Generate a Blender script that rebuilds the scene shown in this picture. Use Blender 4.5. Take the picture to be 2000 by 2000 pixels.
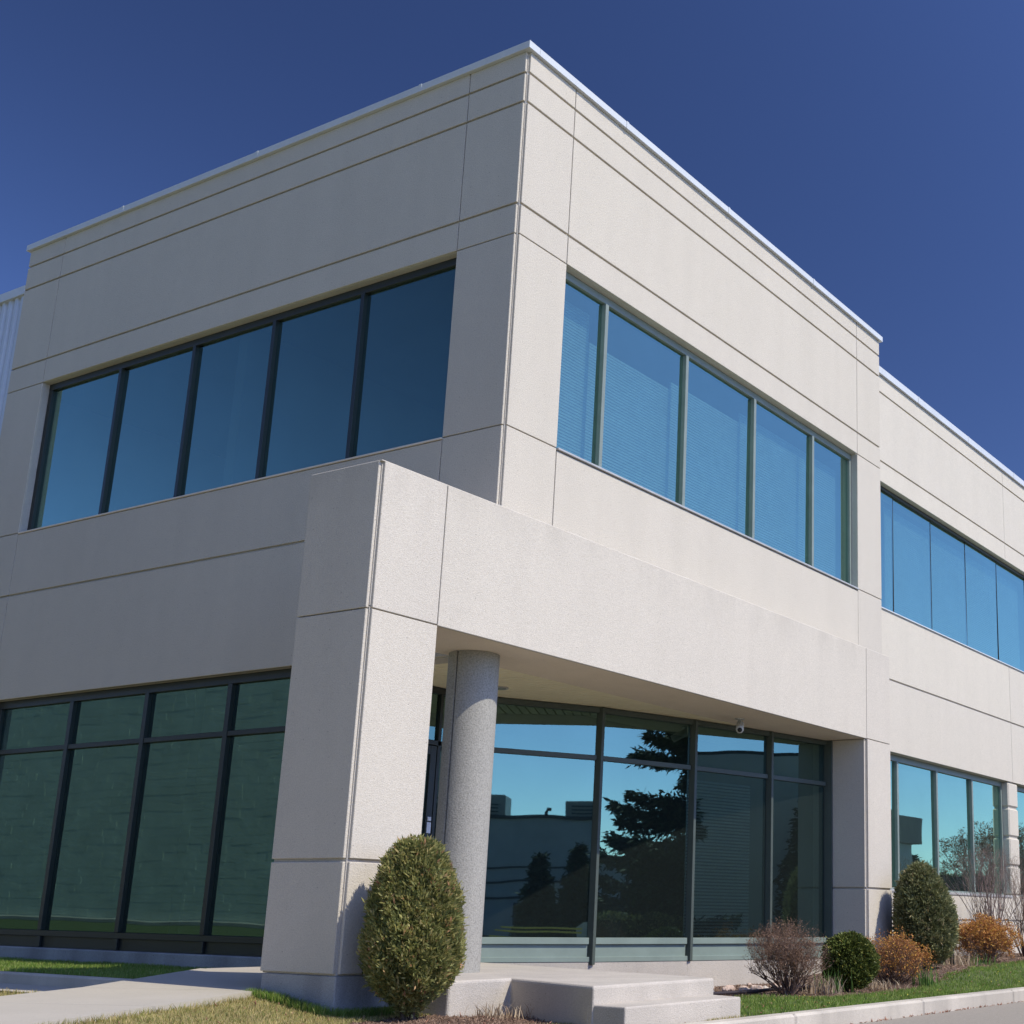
import bpy, bmesh, math, random
import numpy as np
from mathutils import Vector, Matrix
random.seed(7)
scene = bpy.context.scene
for o in list(bpy.data.objects): bpy.data.objects.remove(o)
COL = scene.collection

# ------------------------------------------------------------------ camera, world, sun, exposure
cam = bpy.data.cameras.new('camera'); camo = bpy.data.objects.new('camera', cam); COL.objects.link(camo)
Rv = Vector((0.51563307, -0.85668135, 0.01481891)); Uv = Vector((-0.22618334, -0.11941618, 0.96673723)); Fv = Vector((0.82641614, 0.50183347, 0.25534199))
camo.matrix_world = Matrix(((Rv.x, Uv.x, -Fv.x, -11.5394), (Rv.y, Uv.y, -Fv.y, -10.56635), (Rv.z, Uv.z, -Fv.z, 0.01676), (0, 0, 0, 1)))
cam.sensor_width = 36; cam.sensor_fit = 'HORIZONTAL'; cam.lens = 2601.144 / 2000 * 36
cam.shift_x = -(1466.47 - 1000) / 2000; cam.shift_y = (1098.78 - 1000) / 2000
cam.clip_end = 2000; cam.clip_start = 0.1
scene.camera = camo

SUN = Vector((0.10, -0.90, 1.0)).normalized()
world = bpy.data.worlds.new('World'); scene.world = world; world.use_nodes = True
wn = world.node_tree; bg = wn.nodes['Background']
sky = wn.nodes.new('ShaderNodeTexSky'); sky.sky_type = 'NISHITA'; sky.sun_disc = False
sky.sun_elevation = math.asin(SUN.z); sky.sun_rotation = math.atan2(SUN.x, SUN.y)
sky.altitude = 200; sky.air_density = 0.66; sky.dust_density = 0.35; sky.ozone_density = 3.0
# clear-air sky: gamma deepens the blue; sky light is polarised, so the band 90 degrees from the sun is darker
SKY_GAMMA, SKY_SAT, SKY_POL, SKY_STR = 1.25, 1.04, 0.70, 0.178
sg = wn.nodes.new('ShaderNodeGamma'); sg.inputs[1].default_value = SKY_GAMMA
hs = wn.nodes.new('ShaderNodeHueSaturation'); hs.inputs['Saturation'].default_value = SKY_SAT; hs.inputs['Hue'].default_value = 0.51
wc = wn.nodes.new('ShaderNodeTexCoord'); dp = wn.nodes.new('ShaderNodeVectorMath'); dp.operation = 'DOT_PRODUCT'; dp.inputs[1].default_value = SUN
def wmath(op, a, b):
    n = wn.nodes.new('ShaderNodeMath'); n.operation = op
    for i, v in enumerate((a, b)):
        if hasattr(v, 'links'): wn.links.new(v, n.inputs[i])
        else: n.inputs[i].default_value = v
    return n.outputs[0]
wn.links.new(wc.outputs['Generated'], dp.inputs[0]); c2 = wmath('MULTIPLY', dp.outputs['Value'], dp.outputs['Value'])
pol = wmath('SUBTRACT', 1.0, wmath('MULTIPLY', SKY_POL, wmath('DIVIDE', wmath('SUBTRACT', 1.0, c2), wmath('ADD', 1.0, c2))))
wn.links.new(sky.outputs[0], sg.inputs[0]); wn.links.new(sg.outputs[0], hs.inputs['Color']); wn.links.new(hs.outputs[0], bg.inputs[0])
wn.links.new(wmath('MULTIPLY', pol, SKY_STR), bg.inputs[1])
sl = bpy.data.lights.new('sun', 'SUN'); sl.energy = 3.25; sl.angle = math.radians(0.53); sl.color = (1.0, 0.93, 0.79)
so = bpy.data.objects.new('sun', sl); COL.objects.link(so)
so.rotation_euler = SUN.to_track_quat('Z', 'Y').to_euler(); so.location = (0, -30, 40)
scene.view_settings.view_transform = 'Standard'; scene.view_settings.look = 'None'
scene.view_settings.exposure = 0.5; scene.view_settings.gamma = 1.0
scene.view_settings.use_curve_mapping = False

# ------------------------------------------------------------------ helpers
def mat(name, base=(.5, .5, .5), rough=.8, metal=0., spec=.5):
    m = bpy.data.materials.new(name); m.use_nodes = True
    b = m.node_tree.nodes['Principled BSDF']
    b.inputs['Base Color'].default_value = (*base, 1); b.inputs['Roughness'].default_value = rough
    b.inputs['Metallic'].default_value = metal; b.inputs['Specular IOR Level'].default_value = spec
    return m, m.node_tree, b
def N(nt, t, **kw):
    n = nt.nodes.new(t)
    for k, v in kw.items():
        if k.startswith('_'): setattr(n, k[1:], v)
        else: n.inputs[k.replace('__', ' ')].default_value = v
    return n
def L(nt, a, b): nt.links.new(a, b)
def ramp(nt, src, stops):
    r = nt.nodes.new('ShaderNodeValToRGB'); e = r.color_ramp.elements
    while len(e) < len(stops): e.new(.5)
    for el, (p, c) in zip(e, stops): el.position = p; el.color = (*c, 1) if len(c) == 3 else c
    L(nt, src, r.inputs[0]); return r.outputs[0]
def pos(nt): return nt.nodes.new('ShaderNodeNewGeometry').outputs['Position']
def noise(nt, scale, detail=3, rough=.6, vec=None, dist=0):
    n = N(nt, 'ShaderNodeTexNoise', Scale=scale, Detail=detail, Roughness=rough, Distortion=dist)
    L(nt, vec if vec else pos(nt), n.inputs['Vector']); return n.outputs['Fac']
def mixc(nt, fac, a, b, mode='MIX'):
    m = nt.nodes.new('ShaderNodeMix'); m.data_type = 'RGBA'; m.blend_type = mode
    for i, v in ((0, fac), (6, a), (7, b)):
        if hasattr(v, 'links'): L(nt, v, m.inputs[i])
        else: m.inputs[i].default_value = v if i == 0 else (*v, 1)
    return m.outputs[2]
def bump(nt, b, h, strength=.3, dist=.01):
    n = N(nt, 'ShaderNodeBump', Strength=strength, Distance=dist); L(nt, h, n.inputs['Height']); L(nt, n.outputs[0], b.inputs['Normal'])
def stretch(nt, s):
    mp = nt.nodes.new('ShaderNodeMapping'); mp.inputs['Scale'].default_value = s; L(nt, pos(nt), mp.inputs[0]); return mp.outputs[0]

def concrete(name, c1, c2, speck=.065, streak=.022, bstr=.24, fine=85, edge_dirt=None):
    m, nt, b = mat(name, c1, .92, spec=.25)
    big = noise(nt, .55, 4, .6); med = noise(nt, 5.5, 4, .65)
    st = noise(nt, 1.0, 3, .5, stretch(nt, (2.0, 2.0, .22)))
    f = noise(nt, fine, 2, .75); f2 = noise(nt, fine * .45, 3, .8)
    vo = N(nt, 'ShaderNodeTexVoronoi', Scale=fine * .9, Randomness=1.); L(nt, pos(nt), vo.inputs['Vector'])
    base = mixc(nt, ramp(nt, big, [(.35, (0,) * 3), (.68, (1,) * 3)]), c1, c2)
    base = mixc(nt, 1.0, base, ramp(nt, st, [(.3, (1 - streak * 1.6,) * 3), (.6, (1.,) * 3)]), 'MULTIPLY')
    base = mixc(nt, 1.0, base, ramp(nt, med, [(.3, (1 - .02,) * 3), (.7, (1.015,) * 3)]), 'MULTIPLY')
    base = mixc(nt, 1.0, base, ramp(nt, f, [(.32, (1 - speck * 2.4,) * 3), (.48, (1 - .02,) * 3), (.62, (1 + speck,) * 3), (.72, (1 + speck * 1.8,) * 3)]), 'MULTIPLY')
    base = mixc(nt, 1.0, base, ramp(nt, f2, [(.27, (.55,) * 3), (.33, (1.,) * 3)]), 'MULTIPLY')
    # pits: rare dark dots
    v2 = N(nt, 'ShaderNodeTexVoronoi', Scale=9., Randomness=1.); L(nt, pos(nt), v2.inputs['Vector'])
    base = mixc(nt, 1.0, base, ramp(nt, v2.outputs['Distance'], [(.045, (.62,) * 3), (.075, (1.,) * 3)]), 'MULTIPLY')
    if edge_dirt is not None:
        # rain dirt below the top edge of the canopy and run-off streaks, in world height
        sx = nt.nodes.new('ShaderNodeSeparateXYZ'); L(nt, pos(nt), sx.inputs[0])
        mr = N(nt, 'ShaderNodeMapRange'); mr.inputs[1].default_value = edge_dirt - .55; mr.inputs[2].default_value = edge_dirt
        L(nt, sx.outputs[2], mr.inputs[0])
        mm = nt.nodes.new('ShaderNodeMath'); mm.operation = 'MULTIPLY'; L(nt, mr.outputs[0], mm.inputs[0])
        L(nt, ramp(nt, noise(nt, 1.6, 5, .7, stretch(nt, (1, 1, .35))), [(.42, (0,) * 3), (.7, (.55,) * 3)]), mm.inputs[1])
        base = mixc(nt, mm.outputs[0], base, tuple(x * .72 for x in c1))
    oi = nt.nodes.new('ShaderNodeObjectInfo')
    base = mixc(nt, 1.0, base, ramp(nt, oi.outputs['Random'], [(0, (.975, .975, .98)), (1, (1.0, 1.0, .995))]), 'MULTIPLY')
    L(nt, base, b.inputs['Base Color'])
    ad = nt.nodes.new('ShaderNodeMath'); ad.operation = 'ADD'; L(nt, f, ad.inputs[0]); L(nt, vo.outputs['Distance'], ad.inputs[1])
    bump(nt, b, ad.outputs[0], bstr, .012)
    return m
M = {}
M['panel'] = concrete('precast_concrete', (.532, .484, .402), (.518, .472, .392), speck=.12)
M['panel2'] = concrete('canopy_concrete', (.552, .502, .420), (.539, .491, .412), edge_dirt=4.5)
M['reveal'] = concrete('reveal_concrete', (.50, .465, .41), (.44, .41, .36), speck=.06)
M['wing'] = concrete('wing_concrete', (.56, .512, .425), (.55, .504, .418), speck=.07)
M['base'] = concrete('base_concrete', (.40, .395, .38), (.34, .335, .33), speck=.08, streak=.2)
M['step'] = concrete('step_concrete', (.50, .455, .39), (.45, .41, .355), speck=.07, streak=.08)
M['walk'] = concrete('walk_concrete', (.47, .43, .36), (.42, .385, .32), speck=.04, streak=.0, bstr=.12, fine=110)
M['kerb'] = concrete('kerb_concrete', (.54, .49, .415), (.47, .43, .365), speck=.05, streak=.14, bstr=.2)
M['soffit'] = concrete('beam_soffit', (.74, .64, .52), (.70, .605, .49), speck=.03, streak=.03, bstr=.1)
M['column'] = concrete('column_terrazzo', (.33, .318, .282), (.305, .294, .262), speck=.12, streak=.02, bstr=.2, fine=60)
M['granite'] = concrete('far_concrete', (.33, .33, .33), (.28, .28, .29), speck=.03)

def simple(name, c, rough=.6, metal=0., var=.12, sc=6, bs=0., spec=.5):
    m, nt, b = mat(name, c, rough, metal, spec)
    n = noise(nt, sc, 5, .65)
    col = mixc(nt, 1.0, c, ramp(nt, n, [(.3, (1 - var,) * 3), (.7, (1 + var,) * 3)]), 'MULTIPLY')
    L(nt, col, b.inputs['Base Color'])
    if bs: bump(nt, b, n, bs, .02)
    return m
M['frame'] = simple('green_aluminium_shaded', (.070, .086, .074), .42, .0, .1, 3, spec=.3)  # window aluminium with recess shade put into its colour, for the storefront
M['frame_sunlit'] = simple('green_aluminium_sunlit', (.19, .225, .20), .42, .0, .1, 3, spec=.3)  # sunlit copy of the same aluminium, lighter colour for frames in the sun
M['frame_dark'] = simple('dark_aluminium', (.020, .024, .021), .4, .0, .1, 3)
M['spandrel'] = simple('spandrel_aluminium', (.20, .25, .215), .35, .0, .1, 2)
M['sill'] = simple('sill_metal', (.42, .41, .39), .45, .2, .1, 5)
M['flash'] = simple('white_flashing', (.54, .56, .555), .35, .0, .05, 2)
M['siding'] = simple('pale_siding', (.50, .53, .56), .4, .1, .05, 1)
M['ceiling'] = simple('cream_ceiling', (.82, .74, .52), .55, 0, .05, 2)
M['sealant'] = simple('sealant', (.17, .155, .14), .9, 0, .1, 20)
M['black'] = simple('black_gap', (.012, .012, .012), .9)
M['interior'] = simple('interior_paint', (.16, .16, .155), .9, 0, .15, .7)
M['blind'] = simple('blind_slats', (.40, .46, .46), .6)
M['steel'] = simple('brushed_steel', (.55, .55, .55), .3, .9, .05, 10)
M['white_plastic'] = simple('offwhite_plastic', (.5, .5, .47), .4)
M['lamp_glass'] = simple('lamp_lens', (.3, .31, .28), .25)
M['sticker'] = simple('sticker', (.62, .64, .68), .4)
M['asphalt'] = simple('asphalt', (.275, .245, .205), .95, 0, .22, 60, .4)
M['far_wall'] = simple('far_grey_wall', (.50, .55, .62), .8, 0, .12, .6)
M['cladding'] = simple('pale_cladding', (.72, .76, .78), .5, 0, .06, .6)
M['far_band'] = simple('far_dark_band', (.06, .07, .09), .5, 0, .1, 1)
M['yellow'] = simple('yellow_paint', (.9, .76, .18), .45, 0, .06, 4)
M['car'] = simple('white_car_paint', (.7, .72, .75), .2, 0, .02, 1)
M['rubber'] = simple('rubber', (.02, .02, .02), .8)
M['bark'] = simple('bark', (.12, .085, .06), .95, 0, .35, 25, .6)
M['stonewall'] = simple('greenish_stone', (.62, .66, .54), .9, 0, .10, 1.2, .3)
M['rock'] = simple('pale_rock', (.52, .46, .40), .9, 0, .25, 9, .6)
M['pink_rock'] = simple('pink_rock', (.50, .38, .31), .9, 0, .25, 9, .6)
M['edging'] = simple('black_edging', (.03, .022, .026), .6)

def glass_mat(name, tint, trans, fac, wob=.5, wscale=.9, ang=0.):
    m = bpy.data.materials.new(name); m.use_nodes = True; nt = m.node_tree; nt.nodes.clear()
    out = nt.nodes.new('ShaderNodeOutputMaterial'); mx = nt.nodes.new('ShaderNodeMixShader')
    gl = nt.nodes.new('ShaderNodeBsdfGlossy'); gl.inputs['Roughness'].default_value = .012
    tr = nt.nodes.new('ShaderNodeBsdfTransparent')
    dirt = noise(nt, 1.3, 5, .6)
    L(nt, mixc(nt, 1.0, tint, ramp(nt, dirt, [(.3, (.95,) * 3), (.7, (1.,) * 3)]), 'MULTIPLY'), gl.inputs['Color'])
    tr.inputs['Color'].default_value = (*trans, 1)
    fr = N(nt, 'ShaderNodeFresnel', IOR=1.5); ma = nt.nodes.new('ShaderNodeMath'); ma.operation = 'MULTIPLY_ADD'
    ma.inputs[1].default_value = 1 - fac; ma.inputs[2].default_value = fac; ma.use_clamp = True
    L(nt, fr.outputs[0], ma.inputs[0]); L(nt, ma.outputs[0], mx.inputs[0])
    if ang:
        lw = N(nt, 'ShaderNodeLayerWeight', Blend=.5); pw = nt.nodes.new('ShaderNodeMath'); pw.operation = 'POWER'; pw.inputs[1].default_value = 3.0
        L(nt, lw.outputs['Facing'], pw.inputs[0]); L(nt, pw.outputs[0], ma.inputs[0]); ma.inputs[1].default_value = ang
    L(nt, tr.outputs[0], mx.inputs[1]); L(nt, gl.outputs[0], mx.inputs[2])
    bp = N(nt, 'ShaderNodeBump', Strength=wob, Distance=.006); L(nt, noise(nt, wscale, 1, .4), bp.inputs['Height'])
    L(nt, bp.outputs[0], gl.inputs['Normal']); L(nt, bp.outputs[0], fr.inputs['Normal'])
    df = N(nt, 'ShaderNodeBsdfDiffuse'); df.inputs['Color'].default_value = (.20, .26, .24, 1)
    m2 = nt.nodes.new('ShaderNodeMixShader'); m2.inputs[0].default_value = .035
    L(nt, mx.outputs[0], m2.inputs[1]); L(nt, df.outputs[0], m2.inputs[2]); L(nt, m2.outputs[0], out.inputs[0])
    return m
M['glass'] = glass_mat('coated_glass', (.66, 1.0, .80), (.44, .60, .58), .26, .3, .9, 1.4)
M['glass_shop'] = glass_mat('storefront_glass', (.26, .43, .38), (.46, .56, .52), .46, .8, .6)

cm = bpy.data.materials.new('clear_inner_face'); cm.use_nodes = True; cm.node_tree.nodes.clear()
co_ = cm.node_tree.nodes.new('ShaderNodeOutputMaterial'); ct_ = cm.node_tree.nodes.new('ShaderNodeBsdfTransparent'); ct_.inputs[0].default_value = (.95, .97, .96, 1); L(cm.node_tree, ct_.outputs[0], co_.inputs[0])
M['clear'] = cm
def link(o, parent=None, label=None, cat=None, group=None, kind=None):
    COL.objects.link(o)
    if parent is not None: o.parent = parent; o.matrix_parent_inverse = parent.matrix_world.inverted()
    for k, v in (('label', label), ('category', cat), ('group', group), ('kind', kind)):
        if v: o[k] = v
    return o
def empty(name, loc, **kw):
    o = bpy.data.objects.new(name, None); o.location = loc; o.matrix_world = Matrix.Translation(loc); o.empty_display_size = .2
    return link(o, **kw)
def pydata(name, v, f, m, smooth=False, **kw):
    me = bpy.data.meshes.new(name); me.from_pydata(v, [], f); me.update()
    if m: me.materials.append(m)
    if smooth:
        for p in me.polygons: p.use_smooth = True
    return link(bpy.data.objects.new(name, me), **kw)
BOXF = [(0, 3, 2, 1), (4, 5, 6, 7), (0, 1, 5, 4), (1, 2, 6, 5), (2, 3, 7, 6), (3, 0, 4, 7)]
def corners(x0, x1, y0, y1, z0, z1): return [(x0, y0, z0), (x1, y0, z0), (x1, y1, z0), (x0, y1, z0), (x0, y0, z1), (x1, y0, z1), (x1, y1, z1), (x0, y1, z1)]
def boxes(name, bl, m, bev=0., T=None, **kw):
    """bl: list of (x0,x1,y0,y1,z0,z1) joined into one mesh; T maps a point"""
    bm = bmesh.new()
    for b in bl:
        vs = [bm.verts.new(T(*c) if T else c) for c in corners(*b)]
        for f in BOXF: bm.faces.new([vs[i] for i in f])
    bmesh.ops.recalc_face_normals(bm, faces=bm.faces)
    if bev: bmesh.ops.bevel(bm, geom=list(bm.edges), offset=bev, segments=1, affect='EDGES')
    me = bpy.data.meshes.new(name); bm.to_mesh(me); bm.free(); me.materials.append(m)
    return link(bpy.data.objects.new(name, me), **kw)
def prism(name, poly, z0, z1, m, bev=0., **kw):
    bm = bmesh.new(); lo = [bm.verts.new((x, y, z0)) for x, y in poly]; hi = [bm.verts.new((x, y, z1)) for x, y in poly]; n = len(poly)
    bm.faces.new(lo[::-1]); bm.faces.new(hi)
    for i in range(n): bm.faces.new((lo[i], lo[(i + 1) % n], hi[(i + 1) % n], hi[i]))
    bmesh.ops.recalc_face_normals(bm, faces=bm.faces)
    if bev: bmesh.ops.bevel(bm, geom=[e for e in bm.edges if not (e.verts[0].co.z < z1 - 1e-4 and e.verts[1].co.z < z1 - 1e-4)], offset=bev, segments=3, profile=.5, affect='EDGES')
    me = bpy.data.meshes.new(name); bm.to_mesh(me); bm.free(); me.materials.append(m)
    return link(bpy.data.objects.new(name, me), **kw)
def fast(name, V, Fv_, m, attr=None, smooth=False, **kw):
    """V (n,3) float array, Fv_ (k,3|4) int array"""
    me = bpy.data.meshes.new(name); V = np.asarray(V, np.float32); F = np.asarray(Fv_, np.int32); k = F.shape[1]
    me.vertices.add(len(V)); me.vertices.foreach_set('co', V.ravel())
    me.loops.add(F.size); me.loops.foreach_set('vertex_index', F.ravel())
    me.polygons.add(len(F)); me.polygons.foreach_set('loop_start', np.arange(0, F.size, k, dtype=np.int32))
    me.update(calc_edges=True)
    if smooth: me.polygons.foreach_set('use_smooth', np.ones(len(F), bool))
    if attr is not None:
        a = me.attributes.new('tone', 'FLOAT', 'FACE'); a.data.foreach_set('value', np.asarray(attr, np.float32))
    me.materials.append(m)
    return link(bpy.data.objects.new(name, me), **kw)

# ------------------------------------------------------------------ office building
B = empty('office_building', (0, 0, -1.0), label='two storey pale precast concrete office building with reflective blue windows and corner entrance', cat='building')
G1, G2, G3, HD, SLZ, G4, ZP, SO, PG, LH = 10.75, 10.312, 8.827, 8.384, 5.782, 4.754, 4.497, 2.935, .479, 3.057
GR = .033; J = .007; TH = .055

def panelR(x0, x1, z0, z1, y, m='panel', jl=J, jr=J):
    boxes('wall_panel', [(x0 + jl, x1 - jr, y, y + TH, z0, z1)], M[m], .005, parent=B)
def panelL(y0, y1, z0, z1, x, m='panel', jl=J, jr=J):
    boxes('wall_panel', [(x, x + TH, y0 + jl, y1 - jr, z0, z1)], M[m], .005, parent=B)
TOPZ = 11.045
NT = .045
# --- tall corner block, sunlit face (y = 0)
J1, J2, EX = 1.005, 9.644, 10.631
rows = [(G1, TOPZ), (G2, G1 - GR), (G3, G2 - GR), (HD + J, G3 - GR)]
for z0, z1 in rows:
    panelR(NT, J1, z0, z1, 0, jl=0); panelR(J1, J2, z0, z1, 0); panelR(J2, EX, z0, z1, 0, jr=0)
for a, b, jl, jr in ((NT, J1, 0, J * .2), (J2, EX, J * .2, 0)):
    panelR(a, b, SLZ + J, HD - J, 0, jl=jl, jr=jr); panelR(a, b, 2.95, SLZ - J, 0, jl=jl, jr=J)
panelR(J1, J2, 2.95, SLZ - .035, 0)
# --- shaded face (x = 0)
K1, K2, EY = 1.034, 10.255, 11.275
for z0, z1 in rows:
    panelL(NT, K1, z0, z1, 0, jl=0); panelL(K1, K2, z0, z1, 0); panelL(K2, EY, z0, z1, 0, jr=0)
for a, b in ((NT, K1), (K2, EY)):
    panelL(a, b, SLZ + J, HD - J, 0, jl=0 if a == NT else .002, jr=.002); panelL(a, b, G4, SLZ - J, 0, jl=0 if a == NT else J)
panelL(K1, K2, G4, SLZ - .03, 0)
panelL(NT, K1, 2.95, G4 - GR, 0, jl=0); panelL(K1, K2, LH, G4 - GR, 0)
panelL(K2, EY, LH + .01, G4 - GR, 0); panelL(K2, EY, -.58, LH - .01, 0)
# --- structural backing, recessed 32 mm behind the panels, seen in the reveals
q = .032
boxes('wall_backing', [(q, EX - q, q, .30, HD, TOPZ - .01), (q, EX - q, q, .30, SO, SLZ - .02), (q, J1, q, .30, SLZ - .02, HD), (J2, EX - q, q, .30, SLZ - .02, HD),
    (q, .30, .30, EY - q, HD, TOPZ - .01), (q, .30, .30, 2.33, SO, SLZ - .02), (q, .30, 2.33, EY - q, LH, SLZ - .02), (q, .30, .30, K1, SLZ - .02, HD), (q, .30, K2, EY - q, SLZ - .02, HD),
    (q, .30, K2, EY - q, -1.1, LH), (EX - .5, EX - q, .30, 12, SO, TOPZ - .01), (.30, EX, EY - .3, EY - q, -1.1, TOPZ - .01)], M['reveal'], parent=B)
boxes('roof', [(.25, EX - .1, .25, EY - .1, 10.75, 10.88)], M['base'], parent=B)
# --- entrance canopy: end pier, long fascia beam, right pier
PX0, PX1, PXJ, PX2, PY = -2.387, -1.423, 8.847, 9.775, -.545
panelR(PX0 + NT, PX1, SO + J, ZP, PY, 'panel2', jl=0, jr=J * .8); panelR(PX1, PXJ, SO - .004, ZP, PY, 'panel2', jl=J * .8); panelR(PXJ, PX2, SO + .004, ZP, PY, 'panel2', jr=0)
panelL(PY + NT, .515, SO + J, ZP, PX0, 'panel2', jl=0, jr=0)
boxes('fascia_beam', [(PX0 + q, PX2 - .01, PY + q, .555, SO + .02, ZP - .012)], M['reveal'], parent=B)
boxes('beam_soffit', [(PX1 + .02, 8.83, PY + .012, .575, SO - .002, SO + .1)], M['soffit'], .006, parent=B)
boxes('coping', [(PX0 + .005, PX2 - .005, PY + .005, -.005, ZP - .01, ZP + .004), (PX0 + .005, -.005, -.004, .52, ZP - .01, ZP + .004)], M['panel2'], .004, parent=B)
for z0, z1 in ((PG, SO - J), (-.585, PG - GR)):
    panelR(PX0 + NT, PX1, z0, z1, PY, 'panel2', jl=0, jr=0); panelL(PY + NT, .515, z0, z1, PX0, 'panel2', jl=0, jr=0)
boxes('pier_core', [(PX0 + q, PX1 - .004, PY + q, .511, -.60, SO + .03)], M['reveal'], parent=B)
boxes('pier_base', [(PX0 + .012, PX1 - .01, PY + .012, .50, -1.5, -.603)], M['base'], .008, parent=B)
PRX = 8.833
for z0, z1 in ((PG, SO - .008), (-1.3, PG - GR)):
    panelR(PRX + NT, PX2, z0, z1, PY, 'panel2', jl=0, jr=0); panelL(PY + NT, .14, z0, z1, PRX, 'panel2', jl=0, jr=0)
boxes('pier_core', [(PRX + q, PX2 - .004, PY + q, .50, -1.5, SO + .03)], M['reveal'], parent=B)
# --- lower right wing, set back behind the block (y = .315)
WY, WG = .315, 10.30
wx = [10.0, 18.22, 26.3, 34.4]
for a, b in zip(wx[:-1], wx[1:]):
    panelR(a, b, WG, 10.645, WY, 'wing'); panelR(a, b, G3, WG - GR, WY, 'wing'); panelR(a, b, HD + J * .3, G3 - GR, WY, 'wing')
    panelR(a, b, 4.46, SLZ, WY, 'wing'); panelR(a, b, LH + .0, 4.46 - GR, WY, 'wing')
    panelR(a, b, -.02, .50, WY, 'wing'); panelR(a, b, -1.4, -.02 - .03, WY, 'wing')
boxes('wing_backing', [(9.9, 34.4, WY + q, .85, HD, 10.64), (9.9, 34.4, WY + q, .85, LH, SLZ - .01), (9.9, 34.4, WY + q, .85, -1.4, .49),
    (9.9, 10.05, WY + q, .85, .49, LH), (33.9, 34.4, WY + q, .85, -1, 10), (10.63, 34.4, .85, 12, 10.3, 10.4)], M['reveal'], parent=B)
for p0 in (17.94, 26.4):
    zz = [.51, 1.163, 1.807, 2.472, LH]
    for z0, z1 in zip(zz[:-1], zz[1:]):
        boxes('pillar_block', [(p0, p0 + .60, WY + .012, WY + .42, z0 + .02, z1 - .02)], M['wing'], .03, parent=B)
    boxes('pillar_core', [(p0 + .03, p0 + .57, WY + .05, WY + .40, .5, LH)], M['reveal'], parent=B)
# --- roof flashings with seam plates
def flashing(face, a, b, off, z0, z1, seams, ret=None):
    bl = [(a, b, off - .055, off + .16, z0, z1)] if face == 'R' else [(off - .055, off + .16, a, b, z0, z1)]
    f = boxes('roof_flashing', bl, M['flash'], .004, parent=B)
    for s in seams:
        bl = [(s, s + .05, off - .061, off - .054, z0 - .003, z1 + .002)] if face == 'R' else [(off - .061, off - .054, s, s + .05, z0 - .003, z1 + .002)]
        boxes('flashing_seam', bl, M['flash'], parent=f)
flashing('R', .162, EX + .06, 0, TOPZ, 11.155, (2.1, 4.9, 7.8)); flashing('L', -.055, EY + .06, 0, TOPZ, 11.155, (1.9, 5.3, 8.6))
flashing('R', EX + .01, 34.4, WY, 10.65, 10.80, (13.1, 15.9, 18.9, 22))
boxes('drip_groove', [(.05, EX, .004, .06, TOPZ - .012, TOPZ), (.004, .06, .07, EY, TOPZ - .012, TOPZ)], M['black'], parent=B)
# --- corrugated metal part at the far left
sd = []; y = 11.28; pitch = .19
while y < 18: sd += [(.10, y), (.10, y + .05), (.045, y + .075), (.045, y + .145), (.10, y + .17)]; y += pitch
V = [(x, y, z) for x, y in sd for z in (-1.1, 10.26)]; F = [(2 * i, 2 * i + 2, 2 * i + 3, 2 * i + 1) for i in range(len(sd) - 1)]
pydata('metal_siding', V, F, M['siding'], parent=B)
boxes('siding_flashing', [(.0, .25, 11.28, 18, 10.245, 10.41)], M['flash'], .004, parent=B)
boxes('siding_wall', [(.12, .4, 11.2, 18, -1.1, 10.25), (.4, 12, 17.7, 18, -1.1, 10.25), (.3, 12, 11.3, 18, 10.1, 10.2)], M['interior'], parent=B)

# --- windows
def tf(ox, oy, dx, dy):
    l = math.hypot(dx, dy); dx /= l; dy /= l; nx, ny = dy, -dx     # outward normal: right of the travel direction
    return lambda u, w, z: (ox + u * dx + w * nx, oy + u * dy + w * ny, z)
TR = lambda y: tf(0, y, 1, 0)                 # w > 0 towards -y
def TL(x): return lambda u, w, z: (x - w, u, z)   # u along y, w > 0 towards -x
rg = random.Random(3)
def pane(T, u0, u1, z0, z1, parent, m='glass', w=-.05, tilt=None):
    tilt = tilt or (.004 if m == 'glass' else .0016)
    a, b, c = (rg.uniform(-tilt, tilt) for _ in range(3))
    um, zm = (u0 + u1) / 2, (z0 + z1) / 2
    def TT(u, ww, z): return T(u, ww + a * (u - um) + b * (z - zm), z)
    o = boxes('pane', [(u0 + .004, u1 - .004, w - .01, w, z0 + .004, z1 - .004)], M[m], T=TT, parent=parent)
    return coat(o, Vector(T(um, w + 1, zm)) - Vector(T(um, w, zm)))
def coat(o, nrm):
    o.data.materials.append(M['clear'])
    for p in o.data.polygons: p.material_index = 0 if p.normal.dot(nrm.normalized()) > .7 else 1
    return o
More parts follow.
